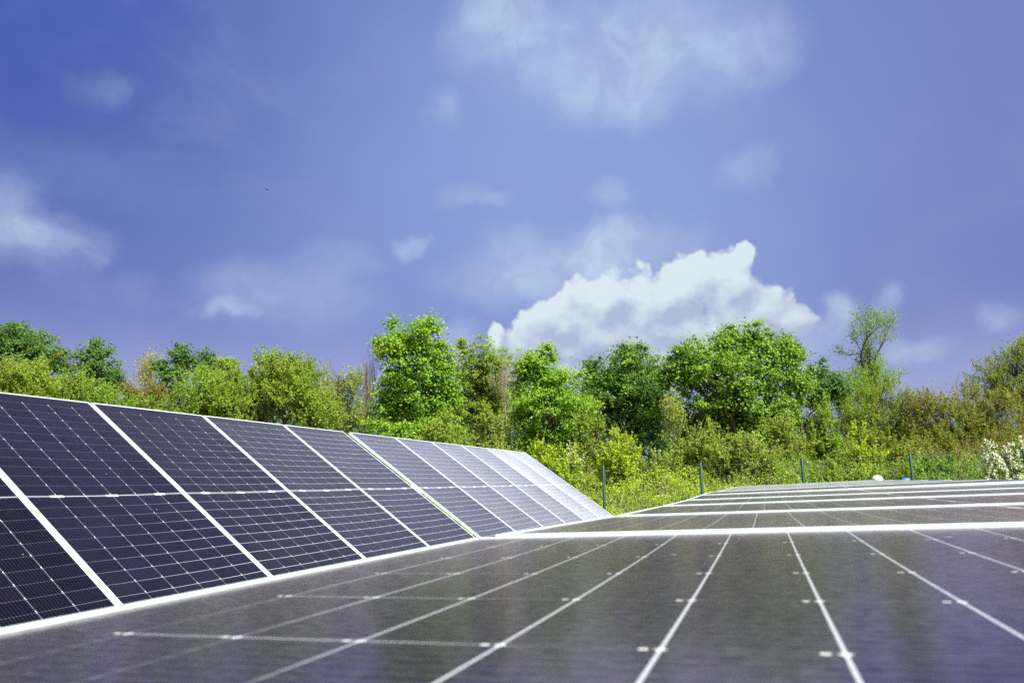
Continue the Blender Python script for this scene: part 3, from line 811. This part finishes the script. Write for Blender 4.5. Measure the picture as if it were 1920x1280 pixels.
# --- shrubs, left to right
shrub('bright yellow green shrub above the leftmost panel', 24, [(40, 712, 58, 40), (-10, 725, 50, 40), (85, 730, 40, 40), (60, 700, 30, 28)], L['lime'])
shrub('olive green shrub second from the left edge', 25, [(150, 735, 56, 36), (110, 740, 40, 38), (190, 755, 40, 36), (130, 715, 26, 24)], L['green'], mats2=L['lime'], mix2=.4)
shrub('low green shrub below the golden tree', 25, [(262, 765, 50, 26), (225, 765, 34, 22)], L['green'])
shrub('brownish shrub at the foot of the golden tree', 29, [(268, 735, 36, 30), (290, 745, 20, 24)], L['brown'], twig=.7, bark=BARK_RED)
shrub('broad yellow green shrub left of the dense tree', 25, [(380, 740, 54, 40), (345, 765, 46, 34), (425, 760, 50, 46), (395, 715, 34, 26), (440, 715, 24, 30)], L['lime'], mats2=L['green'], mix2=.5)
shrub('spiky pale shrub shaped like a young fir in front of the dark gap', 22.5, [(922, 815, 30, 34), (918, 785, 18, 26), (930, 845, 40, 26)], L['pale'], mats2=L['lime'], mix2=.4, crad=.2)
shrub('low lime shrub at the foot of the tallest tree', 22.5, [(800, 820, 34, 26), (850, 830, 40, 24), (830, 800, 28, 26)], L['lime'])
shrub('bright lime shrub at the far top corner of the tilted row', 21, [(1045, 862, 34, 24), (1020, 850, 30, 22), (1070, 872, 26, 20)], L['yellow'], mats2=L['maple'], mix2=.5)
shrub('small white flowering shrub left of the first fence post', 22, [(1080, 860, 13, 26), (1075, 845, 10, 14)], L['pale'], mats2=L['blossom'], mix2=.22, leaf_n=14)
shrub('grey green shrub behind the white flowering one', 24, [(1100, 835, 24, 38), (1118, 810, 18, 30), (1090, 790, 16, 30)], L['pale'], mats2=L['green'], mix2=.5)
shrub('yellow green shrub with pale blossom right of the first fence post', 21.5, [(1158, 850, 34, 34), (1148, 825, 22, 26), (1180, 845, 18, 26), (1140, 875, 24, 20)], L['yellow'], mats2=L['pale'], mix2=.35, size=.085)
shrub('soft grey green shrub in the gap below the dark trunks', 22, [(1235, 875, 34, 24), (1205, 880, 24, 20), (1262, 870, 26, 24)], L['pale'], mats2=L['green'], mix2=.45)
twig_tree('thin_tree', 'thin pale sapling in front of the largest oak', 'tree', 22.5, 1270, 735, 860, .03, 4, .34, L['pale'], 8, .075, BARK_PALE, SHR, .3, seed=53, width=24, lrad=.09)
shrub('light green shrub behind the second fence post', 22.5, [(1310, 830, 42, 34), (1285, 850, 30, 30), (1345, 815, 30, 26), (1330, 860, 40, 26)], L['pale'], mats2=L['lime'], mix2=.5)
shrub('dense grey green shrub with dark foot right of the second post', 21.5, [(1405, 855, 54, 36), (1370, 860, 34, 30), (1440, 865, 34, 30), (1400, 830, 34, 24)], L['pale'], mats2=L['green'], mix2=.25, leaf_n=18)
shrub('feathery yellow green shrub left of the third fence post', 23.5, [(1470, 830, 36, 36), (1455, 800, 26, 28), (1495, 850, 26, 30)], L['lime'], mats2=L['pale'], mix2=.4)
shrub('tall feathery shrub rising behind the third fence post', 24, [(1545, 800, 24, 40), (1530, 840, 40, 40), (1560, 850, 40, 36), (1548, 770, 13, 26)], L['lime'], mats2=L['green'], mix2=.4)
shrub('yellow leaved shrub between the third and fourth fence posts', 21.5, [(1620, 845, 30, 32), (1640, 865, 24, 24), (1610, 815, 16, 24)], L['yellow'], mats2=L['lime'], mix2=.5, cl=.8)
shrub('dark green undergrowth left of the white dome', 20.5, [(1590, 885, 40, 20), (1555, 885, 34, 18), (1620, 890, 26, 14)], L['green'], mats2=L['lime'], mix2=.4)
shrub('olive undergrowth below the willow, left of the fourth post', 22.5, [(1670, 860, 44, 28), (1700, 850, 30, 30), (1650, 835, 34, 26)], L['olive'], mats2=L['lime'], mix2=.3, twig=.5, bark=BARK_OLIVE)
shrub('low leafy shrub at the foot of the fourth fence post', 20, [(1680, 888, 34, 14), (1705, 885, 24, 18)], L['green'], mats2=L['lime'], mix2=.4)
shrub('dark green shrub right of the fourth fence post', 21, [(1765, 878, 34, 20), (1800, 885, 34, 16), (1735, 880, 20, 20)], L['dark'], mats2=L['green'], mix2=.5)
shrub('tangled brown thicket behind the fence near the right edge', 25, [(1770, 850, 56, 24), (1830, 855, 50, 30), (1720, 840, 34, 30)], L['brown'], mats2=L['olive'], mix2=.5, twig=.8, bark=BARK_OLIVE, cl=.8)
shrub('white blossoming shrub at the right picture edge', 19.3, [(1875, 868, 26, 26), (1908, 852, 22, 24), (1865, 850, 14, 18), (1900, 885, 34, 18), (1925, 840, 20, 20)], L['green'], mats2=L['blossom'], mix2=.6, size=.065, leaf_n=16, crad=.2)

def far_wood():
    r = rng
    n = 190000
    X = r.uniform(-46, 42, n); Y = r.uniform(41, 47, n)
    hz = 5.6 + 1.0 * np.sin(X * .33) + .8 * np.sin(X * .9 + 1) + r.normal(size=n) * .35
    hz *= 1 - .42 * np.clip((X - 9) / 8, 0, 1)
    Z = .8 + hz * r.random(n) ** 1.1
    N = r.normal(size=(n, 3)); N[:, 2] += .6; N[:, 1] -= .3
    V, F = leaf_quads(np.stack([X, Y, Z], -1), N, r.uniform(.16, .28, n))
    o = link('distant_wood', mesh_from('distant_wood', V, F), [L['dark']])
    tag(o, 'dark wood showing between the trunks behind the front trees', 'wood', None, 'stuff')
far_wood()

def ground_cover():
    r = rng
    # mounds of bramble and weeds behind the fence
    n = 90000
    X = r.uniform(-4, 17, n); Y = 16.6 + 8.5 * r.random(n) ** 1.15
    h = .30 + .22 * np.sin(X * 1.7 + 1.1 * np.sin(Y * 1.3)) + .16 * np.sin(X * 3.9 + Y * 2.3) + .12 * np.sin(Y * 4.1 - X * 2)
    h = np.clip(h, .04, None) * np.clip((Y - 16.2) / 2, .15, 1)
    keep = ~((Y < 18.5) & (X > 15))
    Z = gz(X, Y) + h * r.random(n) ** .5
    P = np.stack([X, Y, Z], -1)
    N = r.normal(size=(n, 3)) * .6 + SUNV * .6; N[:, 2] += .6
    V1, F1 = leaf_quads(P, N, r.uniform(.035, .085, n))
    k = 9000
    X = r.uniform(-4, 17, k); Y = 16.4 + 7 * r.random(k) ** 1.7
    S = np.stack([X, Y, gz(X, Y)], -1)
    D = r.normal(size=(k, 3)) * .55; D[:, 2] = 1; D /= np.linalg.norm(D, axis=1)[:, None]
    ln = r.uniform(.25, .75, k)[:, None]
    side = np.cross(D, r.normal(size=(k, 3))); side /= np.linalg.norm(side, axis=1)[:, None]
    w = r.uniform(.004, .009, k)[:, None]
    bend = r.normal(size=(k, 3)) * .08
    V2 = np.stack([S - side * w, S + side * w, S + D * ln + bend + side * w * .4, S + D * ln + bend - side * w * .4], 1).reshape(-1, 3)
    F2 = np.arange(4 * k).reshape(k, 4) + len(V1)
    dk = r.random(n) < np.clip((P[:, 0] - 5.5) / 4, 0, .85)
    mi = np.concatenate([np.where(dk, 3, np.where(r.random(n) < .24, 4, 0)), 1 + (r.random(k) < .55).astype(int)])
    me = mesh_from('ground_cover', np.concatenate([V1, V2]), np.concatenate([F1, F2]), False, mi)
    o = link('ground_cover', me, [L['bramble'], BARK_PALE, L['bramble'], L['dark'], L['brown']])
    tag(o, 'bright green brambles and dry stems covering the bank', 'weeds', None, 'stuff')
ground_cover()

def meadow_grass():
    r = np.random.default_rng(77)
    k = 110000
    X = r.uniform(-17, 15, k); Y = r.uniform(-3, 24, k)
    keep = ~((X > -4) & (Y > 18.5))
    X, Y = X[keep], Y[keep]; k = len(X)
    S = np.stack([X, Y, gz(X, Y) - .01], -1)
    D = r.normal(size=(k, 3)) * .35; D[:, 2] = 1; D /= np.linalg.norm(D, axis=1)[:, None]
    patch = .6 + .4 * np.sin(X * 1.9 + np.sin(Y * 1.4)) * np.sin(Y * 2.3)
    ln = (r.uniform(.07, .2, k) * patch)[:, None]
    side = np.cross(D, r.normal(size=(k, 3))); side /= np.linalg.norm(side, axis=1)[:, None]
    w = r.uniform(.004, .010, k)[:, None]
    bend = r.normal(size=(k, 3)) * .03
    V = np.stack([S - side * w, S + side * w, S + D * ln + bend + side * w * .3, S + D * ln + bend - side * w * .3], 1).reshape(-1, 3)
    mi = r.choice(3, k, p=(.5, .35, .15))
    o = link('meadow_grass', mesh_from('meadow_grass', V, np.arange(4 * k).reshape(k, 4), False, mi), [L['green'], L['lime'], L['brown']])
    tag(o, 'short meadow grass growing round the panel racks', 'grass', None, 'stuff')
meadow_grass()

# ------------------------------------------------------------------ small things
def domed_post(name, label, Y, px, top_py, rad, c):
    p = at(px, top_py, Y)
    e = empty(name, (p[0], p[1], 0)); tag(e, label, 'domed post', 'domed posts behind the flat panels')
    m = metal_mat(name + '_paint', c, .35)
    g = Geo(); zt = p[2]
    th = np.linspace(0, math.pi / 2, 9)[:-1]
    z = np.concatenate([[zt - rad * .85 - .05], zt - rad * .85 + rad * .85 * np.sin(th), [zt]])
    rr = np.concatenate([[rad], rad * np.cos(th), [.004]])
    g.tube(np.stack([np.zeros_like(z), np.zeros_like(z), z], -1), rr, 24)
    g.build('cap', m, e, True)
    g = Geo(); g.tube([(0, 0, -.1), (0, 0, zt * .5), (0, 0, zt - rad * .85 - .03)], rad * .62, 16)
    g.build('shaft', STEEL, e, True)
domed_post('domed_post', 'white domed cap showing above the far panel edge', 15.3, 1644.5, 890.5, .105, (.86, .88, .86))
domed_post('domed_post', 'blue domed cap left of the fourth fence post', 15.3, 1697.5, 894.5, .105, (.06, .12, .42))

def bird():
    p = at(500, 355.5, 60)
    m, n = mat('bird_plumage')
    tc = n.node('ShaderNodeTexCoord')
    finish(m, n, principled(n, n.mix(n.noise(tc.outputs['Object'], 14, 3), (.012, .013, .02), (.03, .03, .045)), .7).outputs[0])
    e = empty('bird', tuple(p)); tag(e, 'small dark bird gliding in the blue sky above the left trees', 'bird')
    bm = bmesh.new()
    # spindle body with head, tail and two spread wings in one surface
    secs = [(-.17, .004, .045), (-.11, .010, .018), (-.05, .024, .026), (.02, .034, .034), (.08, .026, .028), (.115, .02, .022), (.145, .004, .005)]
    rings = []
    for y, rz, rx in secs:
        rings.append([bm.verts.new((rx * math.cos(a), y, rz * math.sin(a))) for a in np.arange(8) / 8 * 2 * math.pi])
    for a, b in zip(rings[:-1], rings[1:]):
        for i in range(8): bm.faces.new((a[i], a[(i + 1) % 8], b[(i + 1) % 8], b[i]))
    bm.faces.new(rings[0][::-1]); bm.faces.new(rings[-1])
    for s in (-1, 1):
        pts = [(.02, .05, .01), (.02, -.04, .01), (.10, .07, .03), (.10, -.05, .03), (.19, .03, .02), (.19, -.06, .02), (.27, -.05, .0), (.26, -.075, .0)]
        top = [bm.verts.new((s * x, y, z + .004)) for x, y, z in pts]; bot = [bm.verts.new((s * x, y, z - .004)) for x, y, z in pts]
        for i in (0, 2, 4):
            bm.faces.new((top[i], top[i + 1], top[i + 3], top[i + 2])); bm.faces.new((bot[i], bot[i + 2], bot[i + 3], bot[i + 1]))
            bm.faces.new((top[i], top[i + 2], bot[i + 2], bot[i])); bm.faces.new((top[i + 1], bot[i + 1], bot[i + 3], top[i + 3]))
        bm.faces.new((top[6], top[7], bot[7], bot[6]))
    bmesh.ops.recalc_face_normals(bm, faces=bm.faces)
    me = bpy.data.meshes.new('body'); bm.to_mesh(me); bm.free()
    o = link('body', me, m, e)
    e.rotation_euler = (0, R(14), R(35))
bird()
